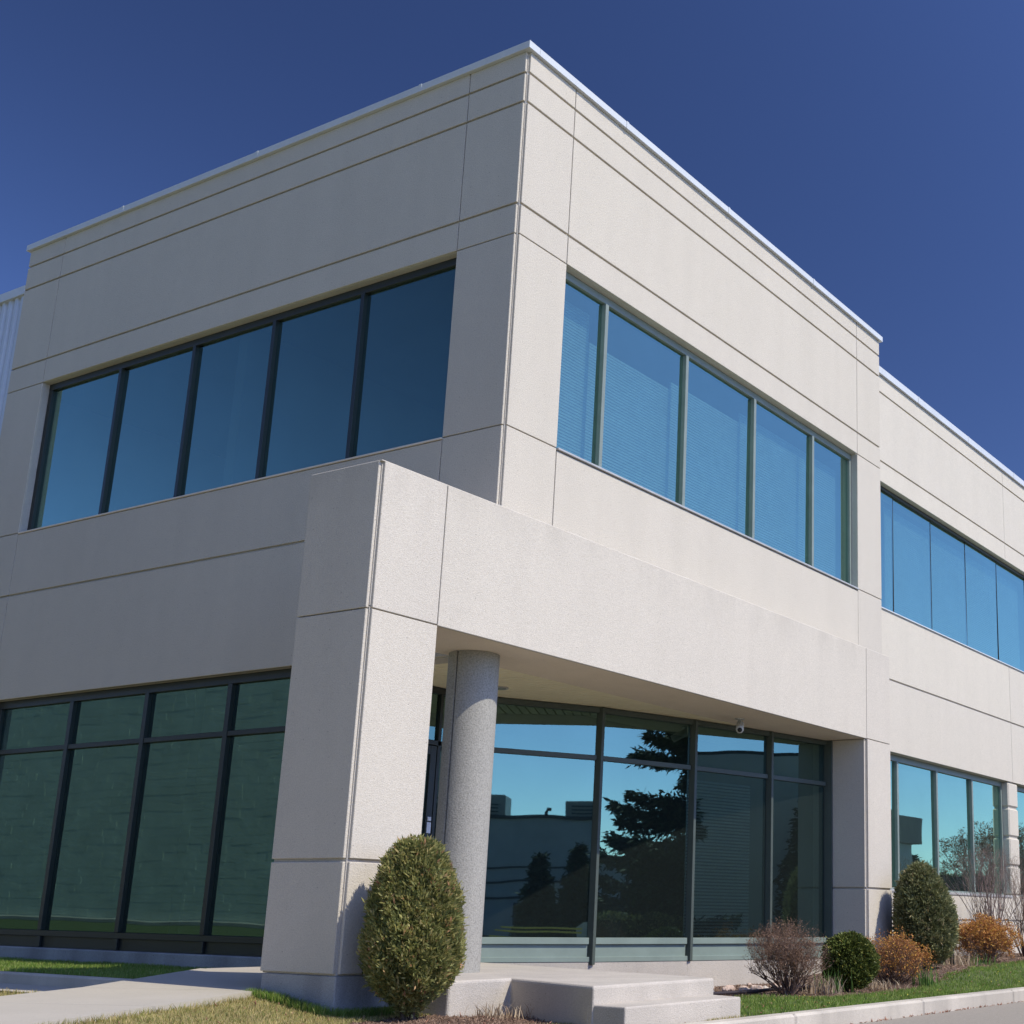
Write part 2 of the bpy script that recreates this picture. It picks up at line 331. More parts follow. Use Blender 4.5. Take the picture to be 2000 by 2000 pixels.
def window(T, u0, u1, z0, z1, mull, trans=(), fw=.06, fh=.09, fb=.05, mw=.055, m='frame', sillm=None, gm='glass', mdepth=.0, label=None, thin=False):
    fr = boxes('window', [(u0, u1, -.12, 0, z1 - fh, z1), (u0, u1, -.12, 0, z0, z0 + fb), (u0, u0 + fw, -.12, -.002, z0 + fb, z1 - fh), (u1 - fw, u1, -.12, -.002, z0 + fb, z1 - fh)], M[m], .004, T=T, parent=B)
    if label: fr['label'] = label
    us = [u0 + fw] + list(mull) + [u1 - fw]
    for x in mull:
        if thin: boxes('mullion', [(x - .011, x + .011, -.075, -.044, z0 + fb, z1 - fh)], M['black'], T=T, parent=fr)
        else: boxes('mullion', [(x - mw / 2, x + mw / 2, -.12, .015 + mdepth, z0 + fb, z1 - fh)], M[m], .004, T=T, parent=fr)
    mh = 0 if thin else mw / 2
    segs = [(us[i] + (0 if i == 0 else mh), us[i + 1] - (0 if i == len(us) - 2 else mh)) for i in range(len(us) - 1)]
    zs = [z0 + fb] + [t for t in trans] + [z1 - fh]
    for t in trans:
        for a, b in segs: boxes('transom', [(a, b, -.11, .006, t - .035, t + .035)], M[m], .004, T=T, parent=fr)
    for a, b in segs:
        for i in range(len(zs) - 1):
            pane(T, a, b, zs[i] + (.035 if i else 0), zs[i + 1] - (.035 if i < len(zs) - 2 else 0), fr, gm)
    return fr
def blinds(T, u0, u1, z0, z1, parent, w=-.30, pitch=.045):
    n = int((z1 - z0) / pitch)
    boxes('window_blind', [(u0, u1, w - .012, w + .012, z0 + i * pitch, z0 + i * pitch + .030) for i in range(n)], M['blind'], T=T, parent=parent, kind='stuff')
wr = window(TR(.13), J1, J2, SLZ + .01, HD, [2.07, 4.10, 6.12, 8.13], fh=.11, mw=.07, m='frame_sunlit')
boxes('sill', [(J1 + .005, J2 - .005, -.03, .13, SLZ - .022, SLZ + .006)], M['sill'], .004, parent=wr)
for a, b, z in ((J1 + .08, 2.06, 8.2), (2.07, 4.09, 7.80), (4.10, 6.11, 7.95), (6.12, 9.56, 8.1)): blinds(TR(.13), a, b, 5.80, z, wr)
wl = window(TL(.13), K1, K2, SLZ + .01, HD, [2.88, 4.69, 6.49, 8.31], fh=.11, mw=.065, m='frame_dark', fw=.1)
boxes('sill', [(-.012, .13, K1 + .005, K2 - .005, SLZ - .02, SLZ + .006)], M['soffit'], .004, parent=wl)
# wing upper: butt-glazed ribbon
ww = window(TR(WY + .12), 10.1, 26.2, SLZ + .01, HD, [12.2, 14.1, 16.06, 18.02, 19.98, 21.94, 23.9], fh=.07, fb=.02, thin=True, m='frame_dark')
blinds(TR(WY + .12), 12.21, 20, 5.82, 8.2, ww, w=-.25)
boxes('sill', [(10.64, 26.3, WY - .03, WY + .12, SLZ + .0, SLZ + .025)], M['flash'], .004, parent=ww)
wa = window(TR(WY + .17), 10.05, 17.94, .50, LH, [10.4, 12.26, 14.17, 16.10], fh=.12, mw=.07, fw=.07, m='frame_sunlit')
boxes('sill', [(10.05, 17.93, WY - .02, WY + .17, .46, .51)], M['sill'], .006, parent=wa)
wb = window(TR(WY + .17), 18.54, 26.4, .50, LH, [20.4, 22.3, 24.3], fh=.12, mw=.07, fw=.07, m='frame_sunlit')
boxes('sill', [(18.55, 26.39, WY - .02, WY + .17, .46, .51)], M['sill'], .006, parent=wb)
# shaded ground floor window wall with spandrel and plinth
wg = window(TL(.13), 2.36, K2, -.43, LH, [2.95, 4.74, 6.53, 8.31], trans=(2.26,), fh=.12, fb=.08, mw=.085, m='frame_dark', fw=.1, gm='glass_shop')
for a, b in ((2.4, 2.90), (3.0, 4.69), (4.79, 6.48), (6.58, 8.26), (8.36, K2)):
    boxes('spandrel', [(.165, .24, a, b, -.585, -.43)], M['frame_dark'], parent=wg)
for x in (2.95, 4.74, 6.53, 8.31): boxes('mullion_foot', [(.125, .2, x - .04, x + .04, -.58, -.43)], M['frame_dark'], .004, parent=wg)
boxes('window_plinth', [(.04, .35, 2.33, K2, -1.1, -.588)], M['base'], .012, parent=B)
boxes('return_wall', [(.03, .40, 2.30, 2.36, -.65, SO)], M['frame_dark'], parent=B)

# --- curved storefront of four flat bays
VV = [(2.51, 2.22), (4.02, 1.40), (5.70, .87), (7.36, .47), (8.83, .19)]
sf = boxes('storefront', [(8.80, 8.835, .10, .24, -.62, SO)], M['frame'], .004, parent=B)
for i in range(4):
    (ax, ay), (bx, by) = VV[i], VV[i + 1]; ln = math.hypot(bx - ax, by - ay); T = tf(ax, ay, bx - ax, by - ay)
    e0 = .055; e1 = ln - .055
    boxes('frame_head', [(0, ln, -.12, 0, 2.85, SO - .006)], M['frame'], .003, T=T, parent=sf)
    boxes('transom', [(e0, e1, -.11, -.004, 2.155, 2.225)], M['frame'], .003, T=T, parent=sf)
    boxes('frame_sill', [(e0, e1, -.12, .012, -.425, -.335)], M['spandrel'], .004, T=T, parent=sf)  # paler than the mullions: sunlight on the low frame put into the colour
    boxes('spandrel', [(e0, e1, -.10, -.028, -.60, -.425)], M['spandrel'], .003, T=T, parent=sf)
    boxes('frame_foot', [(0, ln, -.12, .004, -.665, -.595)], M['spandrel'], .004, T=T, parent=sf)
    pane(T, e0, e1, 2.225, 2.85, sf, 'glass_shop'); pane(T, e0, e1, -.335, 2.155, sf, 'glass_shop')
    # plinth under each bay
    boxes('storefront_plinth', [(-.02, ln + .02, -.3, -.005, -1.5, -.668)], M['step'], T=T, parent=B)
for i, (x, y) in enumerate(VV):
    boxes('mullion', [(x - .032, x + .032, y - .04, y + .07, -.70 if i in (1,) else -.66, SO - .01)], M['frame'], .004, parent=sf)
T = tf(*VV[2], VV[3][0] - VV[2][0], VV[3][1] - VV[2][1]); blinds(T, .08, 1.45, -.30, 2.1, sf, w=-.22, pitch=.05)
# door wall at the back of the recess
dw = boxes('door_frame', [(.30, 2.46, 2.33, 2.42, SO - .09, SO - .004), (.30, 2.46, 2.33, 2.42, 2.15, 2.215), (.30, .38, 2.33, 2.42, -.65, 2.15), (1.66, 1.715, 2.33, 2.42, -.65, 2.84), (2.40, 2.50, 2.31, 2.42, -.65, SO - .01), (1.715, 2.4, 2.33, 2.42, -.65, -.5)], M['frame_dark'], .003, parent=B)
for a, b, z0, z1 in ((.38, 1.66, 2.215, 2.845), (1.715, 2.40, 2.215, 2.845), (1.715, 2.40, -.5, 2.15)):
    coat(boxes('pane', [(a, b, 2.37, 2.38, z0, z1)], M['glass_shop'], parent=dw), Vector((0, -1, 0)))
dr = boxes('door', [(.50, .62, 2.335, 2.39, -.62, 2.14), (1.54, 1.65, 2.335, 2.39, -.62, 2.14), (.62, 1.54, 2.335, 2.39, 2.02, 2.14), (.62, 1.54, 2.335, 2.39, -.62, -.38)], M['frame_dark'], .004, parent=B)
coat(boxes('pane', [(.62, 1.54, 2.36, 2.37, -.38, 2.02)], M['glass_shop'], parent=dr), Vector((0, -1, 0)))
boxes('notice', [(1.56, 1.63, 2.322, 2.333, .99, 1.13), (1.565, 1.625, 2.322, 2.333, 1.15, 1.20)], M['sticker'], parent=dr)
def tube(name, pts, r, m, n=8, **kw):
    V = []; F = []
    for i, p in enumerate(pts):
        p = Vector(p); d = (Vector(pts[min(i + 1, len(pts) - 1)]) - Vector(pts[max(i - 1, 0)])).normalized()
        a = d.orthogonal().normalized(); b = d.cross(a); rr = r[i] if isinstance(r, (list, tuple)) else r
        V += [tuple(p + rr * (math.cos(t) * a + math.sin(t) * b)) for t in [2 * math.pi * k / n for k in range(n)]]
    for i in range(len(pts) - 1): F += [(i * n + k, i * n + (k + 1) % n, (i + 1) * n + (k + 1) % n, (i + 1) * n + k) for k in range(n)]
    F += [tuple(range(n))[::-1], tuple(range((len(pts) - 1) * n, len(pts) * n))]
    return pydata(name, V, F, m, True, **kw)
tube('door_handle', [(1.62, 2.335, .90), (1.62, 2.25, .91), (1.57, 2.22, .84), (1.57, 2.22, .30), (1.62, 2.25, .24), (1.62, 2.335, .24)], .024, M['steel'], parent=dr)
# recess ceiling of narrow slats, beam to storefront
cl = boxes('ceiling', [(.06, 8.8, .56, 2.45, SO + .06, SO + .11)], M['ceiling'], parent=B)
x = .06
while x < 8.8:
    yb = 2.40 if x < 2.5 else max(.62, np.interp(x, [v[0] for v in VV], [v[1] for v in VV]) + .05)
    boxes('ceiling_slat', [(x, x + .112, .577, yb, SO + .004, SO + .05)], M['ceiling'], .005, parent=cl)
    x += .13
def disc(name, c, r, z0, z1, m, n=24, **kw):
    poly = [(c[0] + r * math.cos(2 * math.pi * k / n), c[1] + r * math.sin(2 * math.pi * k / n)) for k in range(n)]
    return prism(name, poly, z0, z1, m, **kw)
dl = disc('downlight', (2.0, 1.62), .13, SO - .012, SO + .02, M['sill'], parent=B)
disc('lamp_lens', (2.0, 1.62), .105, SO - .016, SO - .004, M['lamp_glass'], parent=dl)
# column of two half shells
cx, cy, cr = .02, .25, .297
co = disc('column', (cx, cy), cr - .03, -.70, SO, M['black'], 40, parent=B)
for s in range(2):
    a0 = math.radians(183 + 180 * s) + .035; a1 = a0 + math.pi - .07; n = 72
    pts = [(cx + cr * math.cos(a0 + (a1 - a0) * k / n), cy + cr * math.sin(a0 + (a1 - a0) * k / n)) for k in range(n + 1)]
    pts += [(cx + (cr - .025) * math.cos(a1 - (a1 - a0) * k / n), cy + (cr - .025) * math.sin(a1 - (a1 - a0) * k / n)) for k in range(n + 1)]
    o = prism('column_shell', pts, -.66, SO - .005, M['column'], parent=co)
# interior: floors, ceilings, back walls
boxes('interior_wall', [(.32, 10.62, 5.5, 5.7, -.7, 10.7), (4.5, 4.7, 5.7, 11, -.7, 10.7), (.32, EX - .5, .32, 11, 8.45, 8.6), (.32, EX - .5, .32, 11, 5.55, 5.7),
    (.45, EX - .6, 2.5, 11, 3.1, 3.25), (2.4, 9, .95, 2.5, 3.1, 3.2), (10.6, 34, 5, 5.2, -.7, 10), (10.6, 34, .9, 5, 3.1, 5.6), (9.2, 34, .9, 5, -.75, -.65), (.35, 9.2, 2.36, 11, -.75, -.66), (10.6, 34, .9, 5, 8.45, 8.6), (9.78, 9.9, .5, 5, -.7, 3.1)], M['interior'], parent=B)
fl = [(v[0], v[1] + .12) for v in VV] + [(9.2, 2.45), (2.5, 2.45)]
prism('interior_floor', fl, -.75, -.655, M['interior'], parent=B)
prism('interior_ceiling', fl, SO + .15, SO + .2, M['interior'], parent=B)

# security camera under the beam
sc = empty('security_camera', (5.85, .17, SO), label='small white bullet camera hanging under the canopy beam beside the storefront', cat='camera')
disc('mount_plate', (5.88, .17), .075, SO - .02, SO - .001, M['white_plastic'], parent=sc)
tube('bracket', [(5.88, .17, SO - .02), (5.88, .17, SO - .075), (5.84, .14, SO - .10)], .022, M['white_plastic'], parent=sc)
d = Vector((-.72, -.42, -.42)).normalized(); p = Vector((5.90, .17, SO - .085))
tube('camera_body', [p, p + d * .02, p + d * .25, p + d * .27], [.05, .062, .062, .058], M['white_plastic'], 16, parent=sc)
tube('lens', [p + d * .262, p + d * .276], .036, M['rubber'], 16, parent=sc)

# ------------------------------------------------------------------ ground
def smooth(a, b, x): t = np.clip((x - a) / (b - a), 0, 1); return t * t * (3 - 2 * t)
def gz(x, y):
    x = np.asarray(x, float); y = np.asarray(y, float)
    d = (x + 2.6) * .463 - (y - .37) * .887
    left = -.835 - .135 * np.clip(d, 0, 1) - .03 * np.clip(d - 1, 0, 2.2)
    zb = -1.035 + .235 * smooth(6.8, 10.2, x) + .06 * smooth(10, 15, x)
    t = smooth(-3.0, -1.7, y)
    right = -1.03 * (1 - t) + zb * t
    k = smooth(-.5, 1.2, x)
    z = left * (1 - k) + right * k
    back = smooth(1.0, 2.2, y) * (1 - smooth(-.2, .4, x))          # strip of lawn behind the walkway
    z = z * (1 - back) + np.where(x > -2.16, -.765, -.875) * back
    return z + .012 * np.sin(x * 3.1 + y * 2.3) * np.cos(y * 4.1 - x)
def leafmat(name, stops, rough=.6, trans=.0):
    m, nt, b = mat(name, stops[0][1], rough, spec=.3)
    a = nt.nodes.new('ShaderNodeAttribute'); a.attribute_name = 'tone'
    c = ramp(nt, a.outputs['Fac'], stops)
    c = mixc(nt, 1.0, c, ramp(nt, noise(nt, 3.5, 3), [(.35, (.82,) * 3), (.65, (1.15,) * 3)]), 'MULTIPLY')
    L(nt, c, b.inputs['Base Color'])
    if trans:
        t = nt.nodes.new('ShaderNodeBsdfTranslucent'); L(nt, c, t.inputs[0]); mx = nt.nodes.new('ShaderNodeMixShader'); mx.inputs[0].default_value = trans
        out = [n for n in nt.nodes if n.type == 'OUTPUT_MATERIAL'][0]; L(nt, b.outputs[0], mx.inputs[1]); L(nt, t.outputs[0], mx.inputs[2]); L(nt, mx.outputs[0], out.inputs[0])
    return m
M['turf'] = simple('turf_soil', (.075, .095, .03), .95, 0, .35, 14, .5)
M['turf_dry'] = simple('dry_turf_soil', (.26, .22, .09), .95, 0, .35, 14, .5)
M['mulch'] = simple('brown_mulch', (.135, .085, .06), .95, 0, .4, 30, .9)
M['blade'] = leafmat('grass_blade', [(0, (.12, .22, .03)), (.6, (.20, .30, .05)), (1, (.34, .36, .12))], .5, .35)
M['blade_dry'] = leafmat('dry_grass_blade', [(0, (.17, .21, .05)), (.45, (.34, .30, .10)), (1, (.58, .45, .22))], .6, .3)
M['chip'] = leafmat('mulch_chip', [(0, (.08, .05, .035)), (.6, (.17, .105, .07)), (1, (.32, .22, .16))], .9)
def sheet(name, x0, x1, y0, y1, n, m, keep, dz=0, **kw):
    nx = max(2, int((x1 - x0) * n)); ny = max(2, int((y1 - y0) * n))
    X, Y = np.meshgrid(np.linspace(x0, x1, nx), np.linspace(y0, y1, ny), indexing='ij'); Z = gz(X, Y) + dz
    V = np.stack([X, Y, Z], -1).reshape(-1, 3); i, j = np.meshgrid(np.arange(nx - 1), np.arange(ny - 1), indexing='ij'); a = (i * ny + j).ravel()
    F = np.stack([a, a + ny, a + ny + 1, a + 1], -1); c = V[F].mean(1); F = F[keep(c[:, 0], c[:, 1])]
    return fast(name, V, F, m, smooth=True, **kw)
def bed_edge(x): return np.interp(x, [.8, 4.2, 4.8, 7.6, 10, 14, 20], [-1.0, -1.15, -1.95, -2.02, -1.80, -1.55, -1.35]) + .05 * np.sin(x * 5)
def bed2(x, y): return ((x + 1.25) / 1.75) ** 2 + ((y + 1.50) / .62) ** 2 < 1 + .12 * np.sin(x * 9)
isleft = lambda x, y: (x <= 1.2)
S = dict(kind='structure')
pydata('ground', [(-400, -400, -1.42), (400, -400, -1.42), (400, 400, -1.42), (-400, 400, -1.42)], [(0, 1, 2, 3)], M['turf'], **S)
pydata('road', [(-60, -16, -1.19), (90, -16, -1.19), (90, -3.05, -1.19), (-1.5, -3.05, -1.19), (-1.9, -12.6, -1.19), (-60, -12.6, -1.19)], [(0, 1, 2, 3, 4, 5)], M['asphalt'], **S)
sheet('lawn', 1.0, 40, -3.05, .4, 6, M['turf'], lambda x, y: (y < bed_edge(x)) & (x > .9), **S)
sheet('planting_bed', 1.0, 40, -2.4, 1.4, 8, M['mulch'], lambda x, y: (y >= bed_edge(x)) & (x > .9), .0, **S)
sheet('front_lawn', -16, 1.2, -12.6, .45, 5, M['turf_dry'], lambda x, y: ~bed2(x, y) & ((y > -3.05) | (x < -1.5)), **S)
sheet('front_bed', -3.2, 1.2, -2.4, -.5, 10, M['mulch'], bed2, .0, **S)
sheet('side_lawn', -2.14, .3, .3, 18, 5, M['turf'], lambda x, y: y > 1.2, **S)
# kerb in lengths along the road
kx = -14.0; ks = [-1.45, 1.6, 4.95, 8.2, 11.4, 14.6, 17.8, 21, 27, 33]
for a, b in zip(ks[:-1], ks[1:]):
    boxes('kerb', [(a + .004, b - .004, -3.24, -3.02, -1.35, -1.008)], M['kerb'], .028, **S)
boxes('side_kerb', [(-1.6, -1.46, -12.6, -3.02, -1.35, -1.01)], M['kerb'], .02, **S); boxes('side_kerb', [(-2.27, -2.13, 2.35, 7.2, -1.2, -.75)], M['kerb'], .02, **S); boxes('side_kerb', [(-1.6, -1.46, -12.6, -3.02, -1.35, -1.01)], M['kerb'], .02, **S); boxes('side_kerb', [(-2.27, -2.13, 7.21, 14, -1.2, -.75)], M['kerb'], .02, **S)
pydata('gutter', [(-3.05, 2.2, -.872), (-2.2, 2.2, -.872), (-2.2, 16, -.872), (-3.05, 16, -.872)], [(0, 1, 2, 3)], M['walk'], **S)
pydata('far_lawn', [(-2.2, 2.2, -.885), (-2.2, 40, -.885), (-30, 40, -.885), (-30, -2.6, -.885), (-12.1, -2.6, -.885), (-3.26, 2.0, -.885)], [(0, 1, 2, 3, 4, 5)], M['turf_dry'], **S)
# walkway: slabs running off to the left
D = Vector((-.887, -.463)); Nn = Vector((-.463, .887)); P0 = Vector((-2.45, .45)); W = 1.75
def slab(s0, s1, z0, z1):
    a = P0 + D * s0; b = P0 + D * s1; c = b + Nn * W; d_ = a + Nn * W
    V = [(a.x, a.y, z0), (b.x, b.y, z1), (c.x, c.y, z1), (d_.x, d_.y, z0)]; V += [(x, y, z - .14) for x, y, z in V]
    return pydata('walkway', V, [(0, 1, 2, 3), (0, 4, 5, 1), (1, 5, 6, 2), (2, 6, 7, 3), (3, 7, 4, 0)], M['walk'], **S)
V = [(-2.45, .45, -.765), (-2.45 - .81, .45 + 1.552, -.765), (-1.46, 2.62, -.652), (-1.46, .30, -.652)]; V += [(x, y, z - .2) for x, y, z in V]
pydata('walkway', V, [(0, 3, 2, 1), (0, 1, 5, 4), (1, 2, 6, 5), (2, 3, 7, 6), (3, 0, 4, 7)], M['walk'], **S)
for i in range(4): slab(.008 + i * 2.0, 2.0 + i * 2.0, -.765 - .015 * i, -.78 - .015 * i)
# entrance landing and step
st = empty('entrance_steps', (0, -2, -1.0), label='light concrete landing with one lower step in front of the entrance', cat='steps')
prism('landing', [(-1.44, -1.085), (-.55, -1.09), (-1.13, -2.6), (1.17, -2.47), (2.42, 1.95), (2.45, 2.34), (.10, 2.34), (.10, 2.60), (-1.44, 2.60)], -1.3, -.652, M['step'], .03, parent=st)
prism('step', [(-1.10, -2.5), (-1.16, -2.995), (.965, -2.935), (1.10, -2.4)], -1.3, -.820, M['step'], .018, parent=st)

rng = np.random.default_rng(5)
def blades(name, pts, h, w, m, lean=.5, **kw):
    n = len(pts); th = rng.uniform(0, 2 * np.pi, n); hh = h * rng.uniform(.45, 1.25, n); ww = w * rng.uniform(.6, 1.3, n)
    dx, dy = np.cos(th), np.sin(th); la = rng.uniform(0, 2 * np.pi, n); lm = hh * lean * rng.uniform(0, 1, n)
    P = pts.copy(); A = P + np.stack([-dx * ww, -dy * ww, 0 * ww], -1); Bq = P + np.stack([dx * ww, dy * ww, 0 * ww], -1)
    m1 = P + np.stack([np.cos(la) * lm * .35, np.sin(la) * lm * .35, hh * .6], -1); C = m1 + np.stack([dx * ww * .7, dy * ww * .7, 0 * ww], -1); E_ = m1 - np.stack([dx * ww * .7, dy * ww * .7, 0 * ww], -1)
    Tt = P + np.stack([np.cos(la) * lm, np.sin(la) * lm, hh], -1)
    V = np.stack([A, Bq, C, E_, Tt], 1).reshape(-1, 3); i = np.arange(n) * 5
    F = np.concatenate([np.stack([i, i + 1, i + 2], -1), np.stack([i, i + 2, i + 3], -1), np.stack([i + 3, i + 2, i + 4], -1)])
    tone = rng.uniform(0, 1, n); return fast(name, V, F, m, np.tile(tone, 3), **kw)
def scatter(n, x0, x1, y0, y1, keep):
    x = rng.uniform(x0, x1, n); y = rng.uniform(y0, y1, n); k = keep(x, y); x, y = x[k], y[k]; return np.stack([x, y, gz(x, y)], -1)
def nowalk(x, y): return ((x + 2.45) * .463 - (y - .45) * .887) > 0.02
G = dict(kind='stuff')
blades('grass', scatter(60000, 1.4, 20, -3.03, -1.0, lambda x, y: (y < bed_edge(x) + .03)), .045, .004, M['blade'], label='short bright green lawn between the kerb and the shrub bed', cat='grass', **G)
blades('grass', scatter(150000, -7.5, 1.0, -4.6, .45, lambda x, y: nowalk(x, y) & ((y > -3.0) | (x < -1.62)) & ~bed2(x, y) & ~((x > -2.42) & (y > -.56))), .032, .003, M['blade_dry'], .9, label='patchy yellow green lawn at the foot of the left pier', cat='grass', **G)
ed = rng.uniform(0, 1, 900)
pe = np.stack([-2.45 + D.x * ed * 3.8 + .02, .45 + D.y * ed * 3.8 - .04, 0 * ed], -1); pe[:, 2] = -.86; 
blades('grass', pe, .075, .003, M['blade_dry'], .9, label='longer dry grass blades fringing the near edge of the walkway', cat='grass', **G)
pf = scatter(2500, -2.44, -1.5, -.70, -.56, lambda x, y: y < 9); pg_ = scatter(2500, -2.56, -2.41, -.6, .5, lambda x, y: y < 9)
blades('grass', np.concatenate([pf, pg_]), .09, .004, M['blade'], .7, label='taller green grass against the base of the left pier', cat='grass', **G)
blades('grass', scatter(40000, -2.12, .02, 2.0, 9, lambda x, y: y > 2.6), .05, .004, M['blade'], label='narrow green lawn strip along the shaded window wall', cat='grass', **G)
x = rng.uniform(-5.5, -3.05, 16000); y = rng.uniform(-1, 7, 16000); k = ((x + 2.45) * .463 - (y - .45) * .887) < -1.75
blades('grass', np.stack([x[k], y[k], np.full(k.sum(), -.885)], -1), .05, .004, M['blade_dry'], label='thin grass strip between the walkway and the gutter', cat='grass', **G)
def chips(name, pts, s, m, **kw):
    n = len(pts); d1 = rng.normal(size=(n, 3)); d1 /= np.linalg.norm(d1, axis=1)[:, None]; d2 = np.cross(d1, rng.normal(size=(n, 3))); d2 /= np.linalg.norm(d2, axis=1)[:, None]; d3 = np.cross(d1, d2)
    l = s * rng.uniform(.5, 1.8, n)[:, None]; w = s * .3 * rng.uniform(.5, 1.6, n)[:, None]; t = s * .18
    V = np.stack([pts - d1 * l, pts + d2 * w, pts + d1 * l, pts - d2 * w, pts + d3 * t, pts - d3 * t], 1).reshape(-1, 3); i = np.arange(n) * 6
    F = np.concatenate([np.stack([i + a, i + b, i + c], -1) for a, b, c in ((0, 1, 4), (1, 2, 4), (2, 3, 4), (3, 0, 4), (1, 0, 5), (2, 1, 5), (3, 2, 5), (0, 3, 5))])
    return fast(name, V, F, m, np.tile(rng.uniform(0, 1, n), 8), **kw)
chips('bark_mulch', scatter(16000, .9, 18, -2.3, .6, lambda x, y: y > bed_edge(x) - .04), .03, M['chip'], label='brown bark mulch covering the shrub bed on the right', cat='mulch', **G)
chips('bark_mulch', scatter(9000, -3.2, .7, -2.2, -.85, bed2), .026, M['chip'], label='reddish brown mulch around the large cone shrub', cat='mulch', **G)
M['dandelion'] = simple('dandelion_yellow', (.75, .62, .08), .7)
pd = scatter(150, 1.6, 16, -2.95, -1.7, lambda x, y: y < bed_edge(x)); pd[:, 2] += .04; pd = pd[:90]
chips('dandelions', pd, .014, M['dandelion'], label='scattered tiny yellow dandelions in the lawn by the kerb', cat='flower', **G)
pl = np.concatenate([scatter(160, -6, 1.0, -3.0, .4, lambda x, y: nowalk(x, y)), scatter(120, 1.4, 16, -3.0, -1.7, lambda x, y: y < bed_edge(x))]); pl[:, 2] += .03
# dead leaves in the gutter by the kerb
lv = np.stack([rng.uniform(1, 16, 260), -3.25 - np.abs(rng.normal(0, .02, 260)), np.full(260, -1.18)], -1)
M['leaf_litter'] = leafmat('leaf_litter', [(0, (.20, .08, .05)), (1, (.42, .22, .14))], .8)
chips('leaf_litter', pl, .022, M['leaf_litter'], label='few dead brown leaves blown across the lawns', cat='leaves', **G)
chips('leaf_litter', lv, .025, M['leaf_litter'], label='thin line of dead red leaves lying along the foot of the kerb', cat='leaves', **G)

# ------------------------------------------------------------------ plants
M['con1'] = leafmat('juniper_foliage', [(0, (.10, .13, .045)), (.4, (.26, .27, .09)), (.75, (.45, .41, .15)), (.93, (.55, .44, .20)), (1, (.58, .30, .16))], .6, .4)
M['con2'] = leafmat('yew_foliage', [(0, (.10, .12, .05)), (.6, (.24, .25, .11)), (.95, (.38, .35, .17)), (1, (.45, .34, .18))], .6, .25)
M['box'] = leafmat('boxwood_foliage', [(0, (.06, .085, .02)), (.7, (.15, .18, .04)), (1, (.32, .28, .07))], .45, .15)
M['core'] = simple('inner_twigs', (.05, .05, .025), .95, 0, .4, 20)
M['twig'] = leafmat('bare_twigs', [(0, (.10, .06, .045)), (.7, (.20, .13, .10)), (1, (.36, .26, .20))], .8)
M['twig_grey'] = leafmat('grey_twigs', [(0, (.13, .10, .09)), (.7, (.26, .20, .18)), (1, (.42, .30, .25))], .8)
M['orange'] = leafmat('orange_buds', [(0, (.30, .12, .05)), (.6, (.52, .23, .06)), (1, (.72, .44, .08))], .6, .25)
M['redbud'] = leafmat('red_buds', [(0, (.16, .09, .06)), (1, (.33, .20, .12))], .7, .2)
M['iris'] = leafmat('iris_leaf', [(0, (.05, .13, .02)), (1, (.17, .28, .07))], .45, .3)
M['straw'] = leafmat('straw', [(0, (.25, .17, .11)), (1, (.60, .49, .34))], .8, .2)
M['spruce'] = leafmat('spruce_needles', [(0, (.02, .04, .025)), (1, (.08, .115, .07))], .7)

